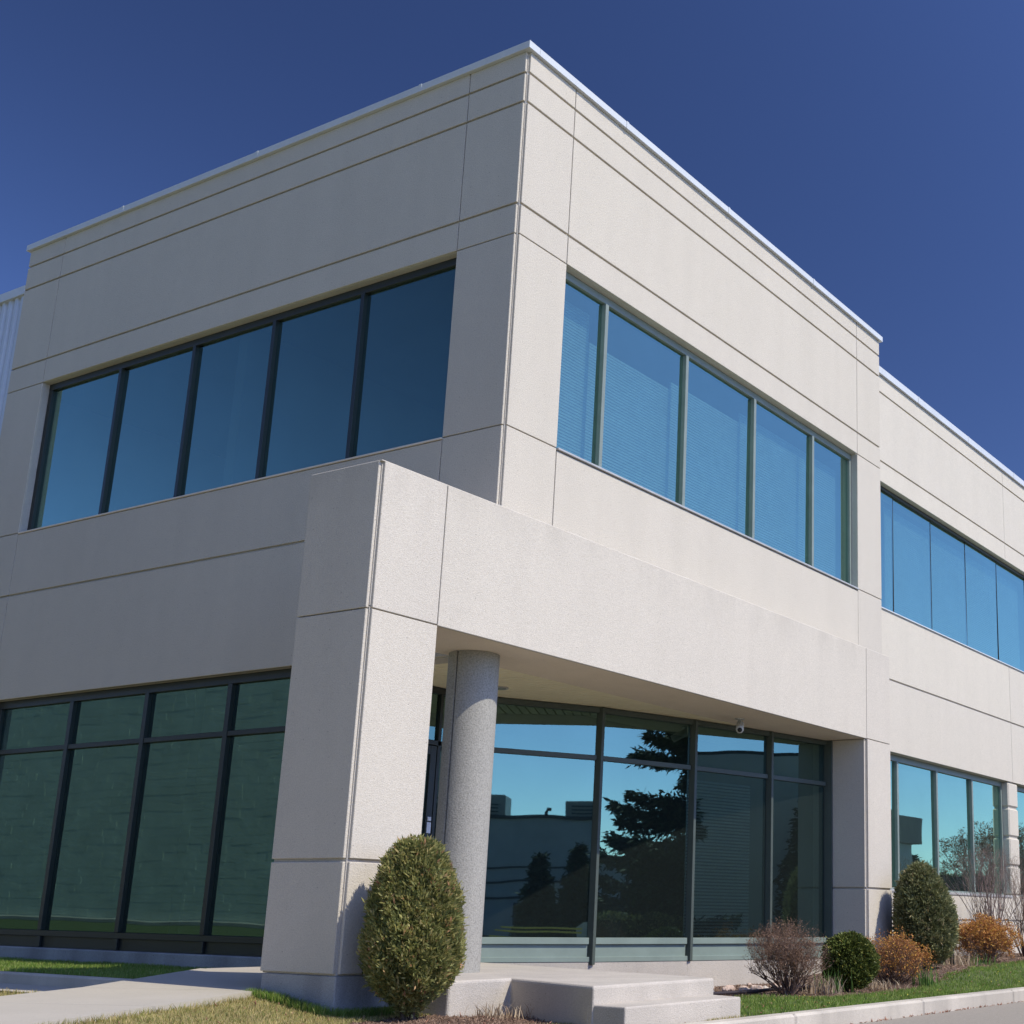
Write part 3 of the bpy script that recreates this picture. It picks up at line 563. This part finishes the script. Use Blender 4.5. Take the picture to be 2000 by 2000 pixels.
def sprays(centers, dirs, ln, wd, k=4, spread=.6):
    """tufts of k pointed leaflets about each centre"""
    n = len(centers); out = []
    for _ in range(k):
        d = dirs + rng.normal(0, spread, (n, 3)); d /= np.linalg.norm(d, axis=1)[:, None]
        s = np.cross(d, rng.normal(size=(n, 3))); s /= np.linalg.norm(s, axis=1)[:, None]
        l = ln * rng.uniform(.5, 1.3, n)[:, None]; w = wd * rng.uniform(.6, 1.3, n)[:, None]; c = centers + rng.normal(0, ln * .25, (n, 3))
        out.append(np.stack([c, c + d * l * .5 + s * w, c + d * l, c + d * l * .5 - s * w], 1))
    V = np.concatenate(out).reshape(-1, 3); i = np.arange(n * k) * 4
    return V, np.stack([i, i + 1, i + 2, i + 3], -1)
def egg(name, base, r, h, prof, n, leaf, ln, wd, lean=(0, 0), seed=1, clump=.09, up=.8, k=4, trunk=.18, coref=.80, holes=(), rough=.035, **kw):
    rs = np.random.default_rng(seed); ph = rs.uniform(0, 6.28, 12)
    P = empty(name, base, **kw); bx, by, bz = base
    def rad(t, a):   # t 0..1 height, a angle
        f = np.interp(t, [p[0] for p in prof], [p[1] for p in prof])
        bmp = 1 + clump * (.5 * np.sin(3 * a + 7 * t + ph[0]) + .5 * np.sin(5 * a - 11 * t + ph[1]) + .45 * np.sin(9 * a + 17 * t + ph[2]) + .4 * np.sin(14 * a - 23 * t + ph[3]) * np.sin(31 * t + ph[4]))
        return r * f * bmp
    # foliage: surface-biased volume
    t = rs.uniform(0, 1, n * 3); fr = np.interp(t, [p[0] for p in prof], [p[1] for p in prof]); t = t[rs.uniform(0, 1, n * 3) < fr + .12][:n]
    a = rs.uniform(0, 2 * np.pi, len(t)); dep = 1 - np.abs(rs.normal(0, .10, len(t))); rr = rad(t, a) * dep
    ti = np.sin(a * 11 + ph[5]) * np.sin(t * 40 + ph[6]) + .6 * np.sin(a * 23 + t * 9 + ph[7]) * np.sin(t * 70 + ph[8])
    rr = rr * (1 + rough * ti)
    for (hx, hy, hz, hr) in holes: pass
    z = trunk + t * (h - trunk)
    C = np.stack([bx + lean[0] * t + rr * np.cos(a), by + lean[1] * t + rr * np.sin(a), bz + z], -1)
    if holes:
        keep = np.ones(len(C), bool)
        for (hx, hy, hz, hr) in holes: keep &= np.linalg.norm(C - np.array([bx + hx, by + hy, bz + hz]), axis=1) > hr
        C = C[keep]; a = a[keep]; ti = ti[keep]
    dr_ = np.stack([np.cos(a), np.sin(a), np.full(len(a), up)], -1); dr_ /= np.linalg.norm(dr_, axis=1)[:, None]
    V, F = sprays(C, dr_, ln, wd, k, .55)
    base_t = np.clip(rs.beta(2, 2.6, len(C)) + .12 * ti, 0, 1); tone = np.clip(np.tile(base_t, k) + rs.normal(0, .12, len(C) * k), 0, 1)  # proud tufts toned lighter, hollows darker: highlights and shade painted into the foliage
    # a few stray shoots standing out of the clipped surface
    ns = 46; ts = rs.uniform(.05, .98, ns); as_ = rs.uniform(0, 6.283, ns); r3 = rad(ts, as_) * 1.0; sh = []
    for i in range(ns):
        p = np.array([bx + lean[0] * ts[i] + r3[i] * np.cos(as_[i]), by + lean[1] * ts[i] + r3[i] * np.sin(as_[i]), bz + trunk + ts[i] * (h - trunk)])
        dd = np.array([np.cos(as_[i]), np.sin(as_[i]), up * 1.2]); dd /= np.linalg.norm(dd); m_ = rs.integers(4, 9)
        sh.append(p + dd * np.linspace(0, rs.uniform(.03, .09), m_)[:, None])
    SC = np.concatenate(sh); sd_ = np.tile([0, 0, 1.0], (len(SC), 1)); V2, F2 = sprays(SC, sd_, ln * .7, wd * .8, 2, .6)
    V = np.concatenate([V, V2]); F = np.concatenate([F, F2 + len(V) - len(V2)]); tone = np.concatenate([tone, rs.uniform(.3, 1, len(F2))])
    fast('crown', V, F, leaf, tone, parent=P)
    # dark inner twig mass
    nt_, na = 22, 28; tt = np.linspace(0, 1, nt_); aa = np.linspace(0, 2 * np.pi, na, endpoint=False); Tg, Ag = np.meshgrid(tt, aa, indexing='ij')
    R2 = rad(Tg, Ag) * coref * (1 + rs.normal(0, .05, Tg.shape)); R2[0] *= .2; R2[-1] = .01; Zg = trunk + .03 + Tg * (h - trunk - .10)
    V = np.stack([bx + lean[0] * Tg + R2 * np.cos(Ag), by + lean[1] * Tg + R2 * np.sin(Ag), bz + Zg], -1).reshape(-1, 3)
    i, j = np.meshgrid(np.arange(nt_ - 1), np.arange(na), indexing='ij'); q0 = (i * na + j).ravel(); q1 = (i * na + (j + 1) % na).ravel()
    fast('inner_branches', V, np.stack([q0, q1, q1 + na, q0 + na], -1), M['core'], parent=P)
    tr = []
    for s in range(4):
        an = s * 1.7 + seed; tr.append([(bx + .03 * math.cos(an), by + .03 * math.sin(an), bz - .1), (bx + .05 * math.cos(an), by + .05 * math.sin(an), bz + trunk * .6), (bx + .14 * math.cos(an), by + .14 * math.sin(an), bz + trunk + .25)])
    for s in tr: tube('stem', s, [.03, .025, .015], M['bark'], 6, parent=P)
    return P
cone = [(0, .10), (.05, .26), (.10, .50), (.17, .78), (.27, .96), (.37, 1.0), (.47, .96), (.62, .89), (.78, .75), (.90, .56), (.97, .38), (1, .15)]
cone2 = [(0, .42), (.10, .80), (.25, .99), (.42, 1.0), (.58, .93), (.74, .76), (.87, .54), (.95, .32), (1, .06)]
ballp = [(0, .45), (.12, .78), (.3, .98), (.5, 1.0), (.7, .92), (.85, .7), (.95, .4), (1, .08)]
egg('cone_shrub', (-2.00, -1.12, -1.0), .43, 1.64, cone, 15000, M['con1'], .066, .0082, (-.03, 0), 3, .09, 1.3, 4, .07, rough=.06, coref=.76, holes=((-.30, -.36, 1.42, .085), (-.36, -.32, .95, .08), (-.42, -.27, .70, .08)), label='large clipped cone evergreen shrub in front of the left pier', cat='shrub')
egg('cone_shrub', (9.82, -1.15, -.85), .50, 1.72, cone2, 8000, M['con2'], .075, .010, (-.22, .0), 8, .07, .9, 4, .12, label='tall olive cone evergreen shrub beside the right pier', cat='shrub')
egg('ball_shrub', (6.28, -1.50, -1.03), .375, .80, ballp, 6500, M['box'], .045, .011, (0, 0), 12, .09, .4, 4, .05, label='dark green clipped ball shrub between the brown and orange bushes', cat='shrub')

def segs_mesh(segs, sides=3):
    A = np.array([s[0] for s in segs]); Bq = np.array([s[1] for s in segs]); ra = np.array([s[2] for s in segs]); rb = np.array([s[3] for s in segs])
    d = Bq - A; d /= np.linalg.norm(d, axis=1)[:, None] + 1e-9; s = np.cross(d, np.array([.3, .5, .81])); s /= np.linalg.norm(s, axis=1)[:, None] + 1e-9; u = np.cross(d, s)
    V = []
    for P_, r_ in ((A, ra), (Bq, rb)):
        for k in range(sides):
            t = 2 * np.pi * k / sides; V.append(P_ + (np.cos(t) * s + np.sin(t) * u) * r_[:, None])
    V = np.stack(V, 1).reshape(-1, 3); i = np.arange(len(segs)) * sides * 2
    F = np.concatenate([np.stack([i + k, i + (k + 1) % sides, i + sides + (k + 1) % sides, i + sides + k], -1) for k in range(sides)])
    return V, F
def twiggy(base, nst, h, r, seed, up=.9, depth=4, r0=.010, crown=None, fork=3, jit=.35, flat=1.0, l0=(.28, .42)):
    rs = random.Random(seed); segs = []; tips = []
    bx, by, bz = base
    def inside(p):
        if crown is None: return True
        x, y, z = (p[0] - bx) / r, (p[1] - by) / r, (p[2] - bz - crown[0]) / crown[1]
        return x * x + y * y + z * z < 1.0 + rs.uniform(-.12, .12)
    def grow(p, d, l, rad, dep):
        steps = 2
        for _ in range(steps):
            d = (d + Vector((rs.gauss(0, jit * .5), rs.gauss(0, jit * .5), rs.gauss(.05, jit * .3)))).normalized(); p2 = p + d * (l / steps)
            if not inside(p2) and dep < depth: tips.append(tuple(p)); return
            segs.append((tuple(p), tuple(p2), rad, rad * .82)); p = p2; rad *= .82
        if dep == 0: tips.append(tuple(p)); return
        for k in range(fork if dep > 1 else fork + 1):
            nd = (d + Vector((rs.gauss(0, jit * 1.5), rs.gauss(0, jit * 1.5), rs.gauss(.12, jit)))).normalized(); grow(p, nd, l * rs.uniform(.6, .9), rad * .75, dep - 1)
    for i in range(nst):
        a = 2 * math.pi * i / nst + rs.uniform(-.3, .3); sp = rs.uniform(.1, 1)
        d = Vector((math.cos(a) * sp * flat, math.sin(a) * sp * flat, up)).normalized(); p = Vector((bx + math.cos(a) * .07 * sp, by + math.sin(a) * .07 * sp, bz - .03))
        grow(p, d, h * rs.uniform(*l0), r0, depth)
    return segs, tips
def twig_bush(name, base, nst, h, r, seed, m, leafm=None, lsz=.02, lw=.008, leaf_p=1.0, kleaf=2, leafbias=None, jl=.015, **kw):
    crown = kw.pop('crown', (h * .5, h * .5)); tw = {k: kw.pop(k) for k in ('up', 'depth', 'r0', 'fork', 'jit', 'flat', 'l0') if k in kw}
    P = empty(name, base, **kw); segs, tips = twiggy(base, nst, h, r, seed, crown=crown, **tw)
    V, F = segs_mesh(segs); n = len(segs); tone = np.random.default_rng(seed).uniform(0, 1, n)
    fast('branches', V, F, m, np.tile(tone, 3), parent=P)
    if leafm:
        T_ = np.array(tips + [s[1] for s in segs[::2]]); rs = np.random.default_rng(seed + 1)
        keep = rs.uniform(0, 1, len(T_)) < leaf_p
        if leafbias is not None: keep &= leafbias(T_, rs)
        T_ = T_[keep]
        if len(T_):
            d = rs.normal(0, 1, (len(T_), 3)); d[:, 2] = np.abs(d[:, 2]) + .3; d /= np.linalg.norm(d, axis=1)[:, None]
            V, F = sprays(T_, d, lsz, lw, kleaf, .7); fast('buds', V, F, leafm, rs.uniform(0, 1, len(F)), parent=P, kind='stuff')
    return P
twig_bush('bare_shrub', (4.90, -1.28, -1.03), 38, 1.02, .62, 21, M['twig'], M['redbud'], .020, .005, .45, 1, crown=(.52, .50), depth=5, fork=3, r0=.015, jit=.33, up=.95, l0=(.16, .34), label='leafless reddish brown twiggy shrub at the right of the steps', cat='shrub')
def ob(x0): return lambda T_, rs: (rs.uniform(0, 1, len(T_)) < np.clip(.25 + .9 * (T_[:, 0] - x0) + .9 * (T_[:, 2] + .55), .08, 1))
twig_bush('orange_shrub', (7.92, -1.35, -1.0), 75, 1.0, .82, 31, M['twig'], M['orange'], .026, .009, .8, 2, crown=(.42, .50), depth=5, fork=3, r0=.008, jit=.32, up=.55, l0=(.14, .26), leafbias=ob(8.2), label='dense rusty orange budding shrub between ball shrub and right pier', cat='shrub')
twig_bush('orange_shrub', (12.45, -1.1, -.80), 60, .98, .78, 41, M['twig'], M['orange'], .030, .010, .6, 2, crown=(.42, .50), depth=5, fork=3, r0=.008, jit=.32, up=.6, l0=(.15, .27), leafbias=ob(12.3), label='looser orange budding shrub under the right wing window', cat='shrub')
twig_bush('bare_shrub', (13.9, -.75, -.78), 46, 2.1, 1.1, 51, M['twig_grey'], M['redbud'], .02, .005, .25, 1, crown=(1.2, 1.05), depth=4, fork=2, r0=.012, jit=.17, up=1.9, flat=.75, label='tall grey bare branching shrub at the right picture edge', cat='shrub')
twig_bush('bare_shrub', (15.3, -.9, -.76), 40, 1.9, 1.1, 53, M['twig'], M['redbud'], .02, .005, .4, 1, crown=(1.1, .95), depth=4, fork=2, r0=.011, jit=.18, up=1.9, flat=.8, label='reddish bare shrub farthest right behind the grey one', cat='shrub')
twig_bush('bare_shrub', (11.3, -.55, -.82), 7, 1.0, .45, 57, M['twig_grey'], None, crown=(.55, .55), depth=3, fork=2, r0=.005, jit=.25, up=1.3, label='few thin grey twigs against the wall right of the tall cone shrub', cat='shrub')
def tuft(name, c, n, h, w, m, spread=.10, lean=.55, **kw):
    pts = np.stack([c[0] + rng.normal(0, spread, n), c[1] + rng.normal(0, spread, n), np.full(n, c[2])], -1)
    return blades(name, pts, h, w, m, lean, **kw)
tuft('iris_clump', (5.85, -1.45, -1.02), 70, .30, .009, M['iris'], .10, .5, label='green iris leaves between brown shrub and ball shrub', cat='plant')
tuft('iris_clump', (7.95, -1.95, -1.04), 60, .32, .010, M['iris'], .09, .4, label='green iris leaves in front of the nearer orange shrub', cat='plant')
tuft('iris_clump', (11.55, -1.45, -.83), 45, .22, .011, M['iris'], .12, .6, label='low green leaves left of the farther orange shrub', cat='plant')
tuft('iris_clump', (2.35, -1.25, -1.03), 12, .22, .008, M['iris'], .03, .4, label='single small green shoot beside the top step', cat='plant')
tuft('dry_tuft', (5.45, -1.5, -1.02), 160, .22, .007, M['straw'], .13, .9, label='pale dry tuft at the right foot of the brown shrub', cat='dry grass', kind='stuff')
tuft('dry_tuft', (7.1, -1.62, -1.02), 150, .13, .007, M['straw'], .13, 1.2, label='flattened straw heap right of the ball shrub', cat='dry grass', kind='stuff')
tuft('dry_tuft', (11.35, -1.0, -.82), 200, .28, .007, M['straw'], .20, 1.0, label='dry stalks between tall cone shrub and farther orange shrub', cat='dry grass', kind='stuff')
tuft('dry_tuft', (-.95, -1.33, -1.0), 110, .13, .005, M['straw'], .15, 1.3, label='cut pale stalks in the mulch at the foot of the landing', cat='dry grass', kind='stuff')
tuft('flower_clump', (9.0, -1.85, -1.0), 120, .10, .012, M['orange'], .10, 1.0, label='low orange yellow flowers beside the pale garden rock', cat='flower')
def rock(name, c, s, m, seed, **kw):
    rs = random.Random(seed); bm = bmesh.new(); bmesh.ops.create_icosphere(bm, subdivisions=2, radius=1)
    for v in bm.verts:
        f = 1 + .18 * math.sin(v.co.x * 3 + seed) * math.cos(v.co.y * 4 + seed * 2) + rs.uniform(-.06, .06)
        v.co = Vector((c[0] + v.co.x * s[0] * f, c[1] + v.co.y * s[1] * f, c[2] + v.co.z * s[2] * f))
    me = bpy.data.meshes.new(name); bm.to_mesh(me); bm.free(); me.materials.append(m); o = bpy.data.objects.new(name, me); link(o, **kw); return o
rock('garden_rock', (8.95, -1.72, -.98), (.15, .12, .11), M['rock'], 3, label='pale grey angular rock under the nearer orange shrub', cat='rock')
rs_ = random.Random(9); stn = 0
for i in range(46):
    x = rs_.uniform(2.6, 6.6); yv = rs_.uniform(-.75, .35) + (.25 if x < 4 else 0); s = rs_.uniform(.035, .085)
    rock('river_stone', (x, yv, float(gz(x, yv)) + s * .4), (s * 1.3, s, s * .7), M['pink_rock'] if i % 3 else M['rock'], i, label='rounded pink or cream stone in the row along the storefront base', cat='stone', group='loose stones along the storefront base')
eg = [(1.9 + i * .25, -.86 + .04 * math.sin(i)) for i in range(20)]
tube('bed_edging', [(x, y, -.985) for x, y in eg], .025, M['edging'], 6, label='black plastic edging strip in front of the pink stones', cat='edging')
tube('garden_stake', [(11.15, -1.05, -.9), (11.12, -1.05, -.60), (11.10, -1.06, -.50)], [.035, .04, .05], M['rubber'], 8, label='short dark wooden stump beside the tall cone shrub', cat='stump')

# ------------------------------------------------------------------ surroundings mirrored in the glass
def far(name, bl, m, parent, **kw): return boxes(name, bl, m, parent=parent, **kw)
fb = empty('warehouse', (-12, -45, -1.2), label='long low grey building mirrored in the left storefront pane', cat='building')
far('wall', [(-34, 2.6, -60, -45, -1.2, 4.35)], M['far_wall'], fb)
for z in (.55, 1.25, 1.95): far('wall_band', [(-33.9, 2.5, -44.98, -44.93, z, z + .10)], M['far_band'], fb)
far('coping', [(-34.2, 2.8, -60.2, -44.8, 4.35, 4.5)], M['far_band'], fb)
for x in (-26, -18, -10, -3.4): far('window', [(x, x + 3.2, -44.97, -44.9, -.6, .4)], M['far_band'], fb)
for k, (x, y, w, h, lb) in enumerate(((-8.2, -49, 3.6, 1.1, 'left'), (-1.4, -49, 1.7, .85, 'right'))):
    u = boxes('rooftop_unit', [(x, x + w, y, y + 2, 4.5, 4.5 + h)], M['sill'], .05, label='boxy grey rooftop unit, %s one on the mirrored low building' % lb, cat='air conditioner')
    boxes('louvre', [(x + .3, x + w - .3, y + 2.0, y + 2.05, 4.6 + j * .16, 4.66 + j * .16) for j in range(4)], M['far_band'], parent=u)
tube('roof_vent', [(-2.4, -47, 4.45), (-2.4, -47, 4.75), (-2.3, -46.9, 4.9), (-2.15, -46.8, 4.88)], .09, M['far_band'], label='small bent vent pipe on the mirrored low building roof', cat='vent')
fc = empty('metal_clad_building', (24, -34, -1.2), label='ribbed dark metal clad building mirrored in the right storefront panes', cat='building')
ang = math.atan2(-.87, .5); Tm = tf(24.2, -33.4, .82, .57)
boxes('wall', [(0, 10.5, -10, 0, -1.2, 5.75)], M['cladding'], T=Tm, parent=fc)
boxes('cladding_rib', [(0, 10.5, 0, .07, -1 + i * .34, -.80 + i * .34) for i in range(20)], M['cladding'], T=Tm, parent=fc, kind='stuff')
boxes('coping', [(-.1, 10.6, -10, .2, 5.75, 5.88)], M['far_band'], T=Tm, parent=fc)
for i in range(2): boxes('window', [(2 + i * 4.5, 4 + i * 4.5, -.05, .09, -.2, 1.6)], M['far_band'], T=Tm, parent=fc)
fd = empty('corner_building', (41, -13, -1.2), label='small grey building with overhanging roof mirrored in the right wing window', cat='building')
boxes('wall', [(37.5, 40.9, -22, -12.1, -1.2, 3.0)], M['far_wall'], parent=fd); boxes('roof', [(36.9, 41.2, -22.6, -11.8, 3.0, 4.1)], M['granite'], .03, parent=fd)
for i in range(3): boxes('window', [(37.42, 37.5, -21 + i * 3, -19 + i * 3, .4, 2.6)], M['far_band'], parent=fd)
fs = empty('stone_clad_hall', (-16, 30, -1), label='greenish stone block building mirrored in the shaded ground floor windows', cat='building')
boxes('wall', [(-24, -14, 8, 70, -1.2, 8.4)], M['stonewall'], parent=fs); boxes('ledge', [(-14, -13.8, 8, 70, -.55, -.40)], M['kerb'], .03, parent=fs)
bl = []; r2 = random.Random(4)
for zi in range(36):
    yy = 14 + r2.uniform(0, .6)
    while yy < 52:
        w = r2.uniform(.4, 1.1)
        if r2.random() < .8: dpt = r2.uniform(.002, .006); bl.append((-14.0, -14 + dpt, yy, yy + w - .03, -.35 + zi * .24, -.35 + zi * .24 + .22))
        yy += w
boxes('stone_block', bl, M['stonewall'], parent=fs, kind='stuff')
pydata('verge', [(-13.9, 6, -.52), (-6, 6, -1.1), (-6, 70, -1.1), (-13.9, 70, -.52)], [(0, 1, 2, 3)], M['turf'], **S)
pydata('lane', [(-60, -45, -1.24), (60, -45, -1.24), (60, -16, -1.24), (-60, -16, -1.24)], [(0, 1, 2, 3)], M['asphalt'], **S)
fe = empty('low_building', (16, -62, -1.2), label='low dark roofed building behind the mirrored spruce', cat='building')
boxes('wall', [(6, 34, -72, -60, -1.2, 2.9)], M['far_wall'], parent=fe); boxes('roof', [(5.7, 34.3, -72.3, -59.6, 2.9, 3.3)], M['far_band'], parent=fe)
for i in range(6): boxes('window', [(8 + i * 4.2, 10.6 + i * 4.2, -60.05, -59.95, -.2, 1.6)], M['far_band'], parent=fe)
pydata('verge', [(4, -30, -1.2), (60, -30, -1.2), (60, -15, -1.2), (4, -15, -1.2)], [(0, 1, 2, 3)], M['turf'], **S)

def spruce(base, h, r, n, seed, **kw):
    rs = np.random.default_rng(seed); P = empty('spruce_tree', base, **kw); bx, by, bz = base
    tube('trunk', [(bx, by, bz), (bx, by, bz + h * .5), (bx, by, bz + h)], [.22, .13, .02], M['bark'], 8, parent=P)
    C = []; Dd = []
    nb = 170
    for i in range(nb):
        t = (i + rs.uniform(0, 1)) / nb; z = h * (.06 + .93 * t); L_ = r * (1 - t) ** .8 * rs.uniform(.72, 1.12) + .1; a = rs.uniform(0, 6.283)
        m_ = max(8, int(n * L_ / (nb * r)) * 2)
        s = rs.uniform(.08, 1, m_) ** .7; wdt = rs.normal(0, .19, m_) * (1.15 - s) * L_
        x = bx + np.cos(a) * s * L_ - np.sin(a) * wdt; y_ = by + np.sin(a) * s * L_ + np.cos(a) * wdt
        zz = bz + z - .22 * s * L_ + .20 * s ** 3 * L_ - np.abs(wdt) * .3 - np.abs(rs.normal(0, .10, m_))
        C.append(np.stack([x, y_, zz], -1)); Dd.append(np.tile([np.cos(a) * .8, np.sin(a) * .8, -.25], (m_, 1)))
    C = np.concatenate(C); Dd = np.concatenate(Dd); V, F = sprays(C, Dd, .27, .045, 3, .5)
    fast('crown', V, F, M['spruce'], rs.uniform(0, 1, len(F)), parent=P); return P
spruce((14.3, -19.6, -1.2), 11.5, 3.8, 26000, 4, label='large dark spruce mirrored in the second storefront pane', cat='tree')
spruce((24.6, -19.0, -1.2), 5.5, 1.5, 3500, 6, label='slim dark evergreen mirrored in the rightmost storefront pane', cat='tree')
spruce((-1.2, -36, -1.2), 3.6, .8, 2500, 9, label='narrow dark evergreen in front of the mirrored low building, left one', cat='tree')
spruce((.4, -36, -1.2), 3.9, .8, 2500, 10, label='narrow dark evergreen in front of the mirrored low building, right one', cat='tree')
spruce((42.3, -12.9, -1.2), 4.0, 1.0, 2500, 11, label='small dark spruce mirrored in the right wing window', cat='tree')
def hedge(name, x0, x1, y0, y1, z0, z1, n, m, **kw):
    P = empty(name, ((x0 + x1) / 2, (y0 + y1) / 2, z0), **kw); C = np.stack([rng.uniform(x0, x1, n), rng.uniform(y0, y1, n), rng.uniform(z0, z1, n)], -1); C[:, 2] += .07 * np.sin(C[:, 0] * 5)
    V, F = sprays(C, np.tile([0, .3, .6], (n, 1)), .10, .03, 3, .8); fast('foliage', V, F, m, rng.uniform(0, 1, len(F)), parent=P)
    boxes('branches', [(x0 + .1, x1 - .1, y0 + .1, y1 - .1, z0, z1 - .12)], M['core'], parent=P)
hedge('hedge', 7.2, 12.6, -17.9, -16.6, -1.25, -.05, 9000, M['con2'], label='low clipped hedge mirrored at the foot of the second storefront pane', cat='hedge')
tt_ = [(45 + i * 3.1 + r2.uniform(-1, 1), -12.0 + r2.uniform(-1.2, 2.5) + i * 1.0) for i in range(8)] + [(43.5 + i * 2.2, -10.3 + (i % 3) * .8) for i in range(7)]
for i, (x, y) in enumerate(tt_):
    twig_bush('bare_tree', (x, y, -1.2), 7, 4.6 + r2.uniform(-.6, .8), 2.3, 70 + i, M['twig_grey'], M['redbud'], .16, .02, 1, 2, crown=(2.6, 2.6), depth=4, fork=3, r0=.07, jit=.25, up=1.4, label='bare winter tree in the tree line mirrored in the right wing window', cat='tree', group='tree line mirrored in the right wing window')
# yellow rails and parked car seen in the left pane
ra = empty('yellow_guard_rail', (0, -23, -1.2), label='low yellow guard rail mirrored at the bottom of the left pane', cat='railing')
for i, z in enumerate((-.50, -.62, -.83)): boxes('rail', [(-.8 - .2 * i, 1.80, -23.05, -23.0, z, z + .055)], M['yellow'], .01, parent=ra)
for x in (-.4, 1.5): boxes('post', [(x, x + .06, -23.1, -23.05, -1.3, -.48)], M['far_band'], parent=ra)
ca = empty('parked_car', (3.2, -30, -1.2), label='white hatchback car mirrored at the bottom edge of the left pane', cat='car')
prof = [(-2.1, .35), (-2.15, .7), (-1.9, .88), (-1.0, 1.0), (-.35, 1.42), (1.0, 1.46), (1.8, 1.05), (2.1, .95), (2.12, .4), (1.6, .28), (-1.6, .28)]
V = [(3.2 + a, -30 + s, -1.2 + b) for s in (-.85, .85) for a, b in prof]; n = len(prof)
pydata('body', V, [tuple(range(n)), tuple(range(n, 2 * n))[::-1]] + [(i, i + n, (i + 1) % n + n, (i + 1) % n) for i in range(n)], M['car'], parent=ca)
gp = [(-.85, 1.02), (-.3, 1.36), (.95, 1.40), (1.6, 1.05)]; V = [(3.2 + a, -30 + s, -1.2 + b) for s in (.852, .87) for a, b in gp]
pydata('side_window', V, [(0, 1, 2, 3), (7, 6, 5, 4), (0, 4, 5, 1), (1, 5, 6, 2), (2, 6, 7, 3), (3, 7, 4, 0)], M['far_band'], parent=ca)
for dx in (-1.3, 1.3):
    for s in (-.8, .8): tube('wheel', [(3.2 + dx, -30 + s - .1, -.88), (3.2 + dx, -30 + s + .1, -.88)], .32, M['rubber'], 16, parent=ca)
hedge('hedge', 41.5, 62, -13.2, -11.2, -1.25, 1.9, 14000, M['con2'], label='long dark evergreen hedge mirrored below the bare trees in the right wing window', cat='hedge')
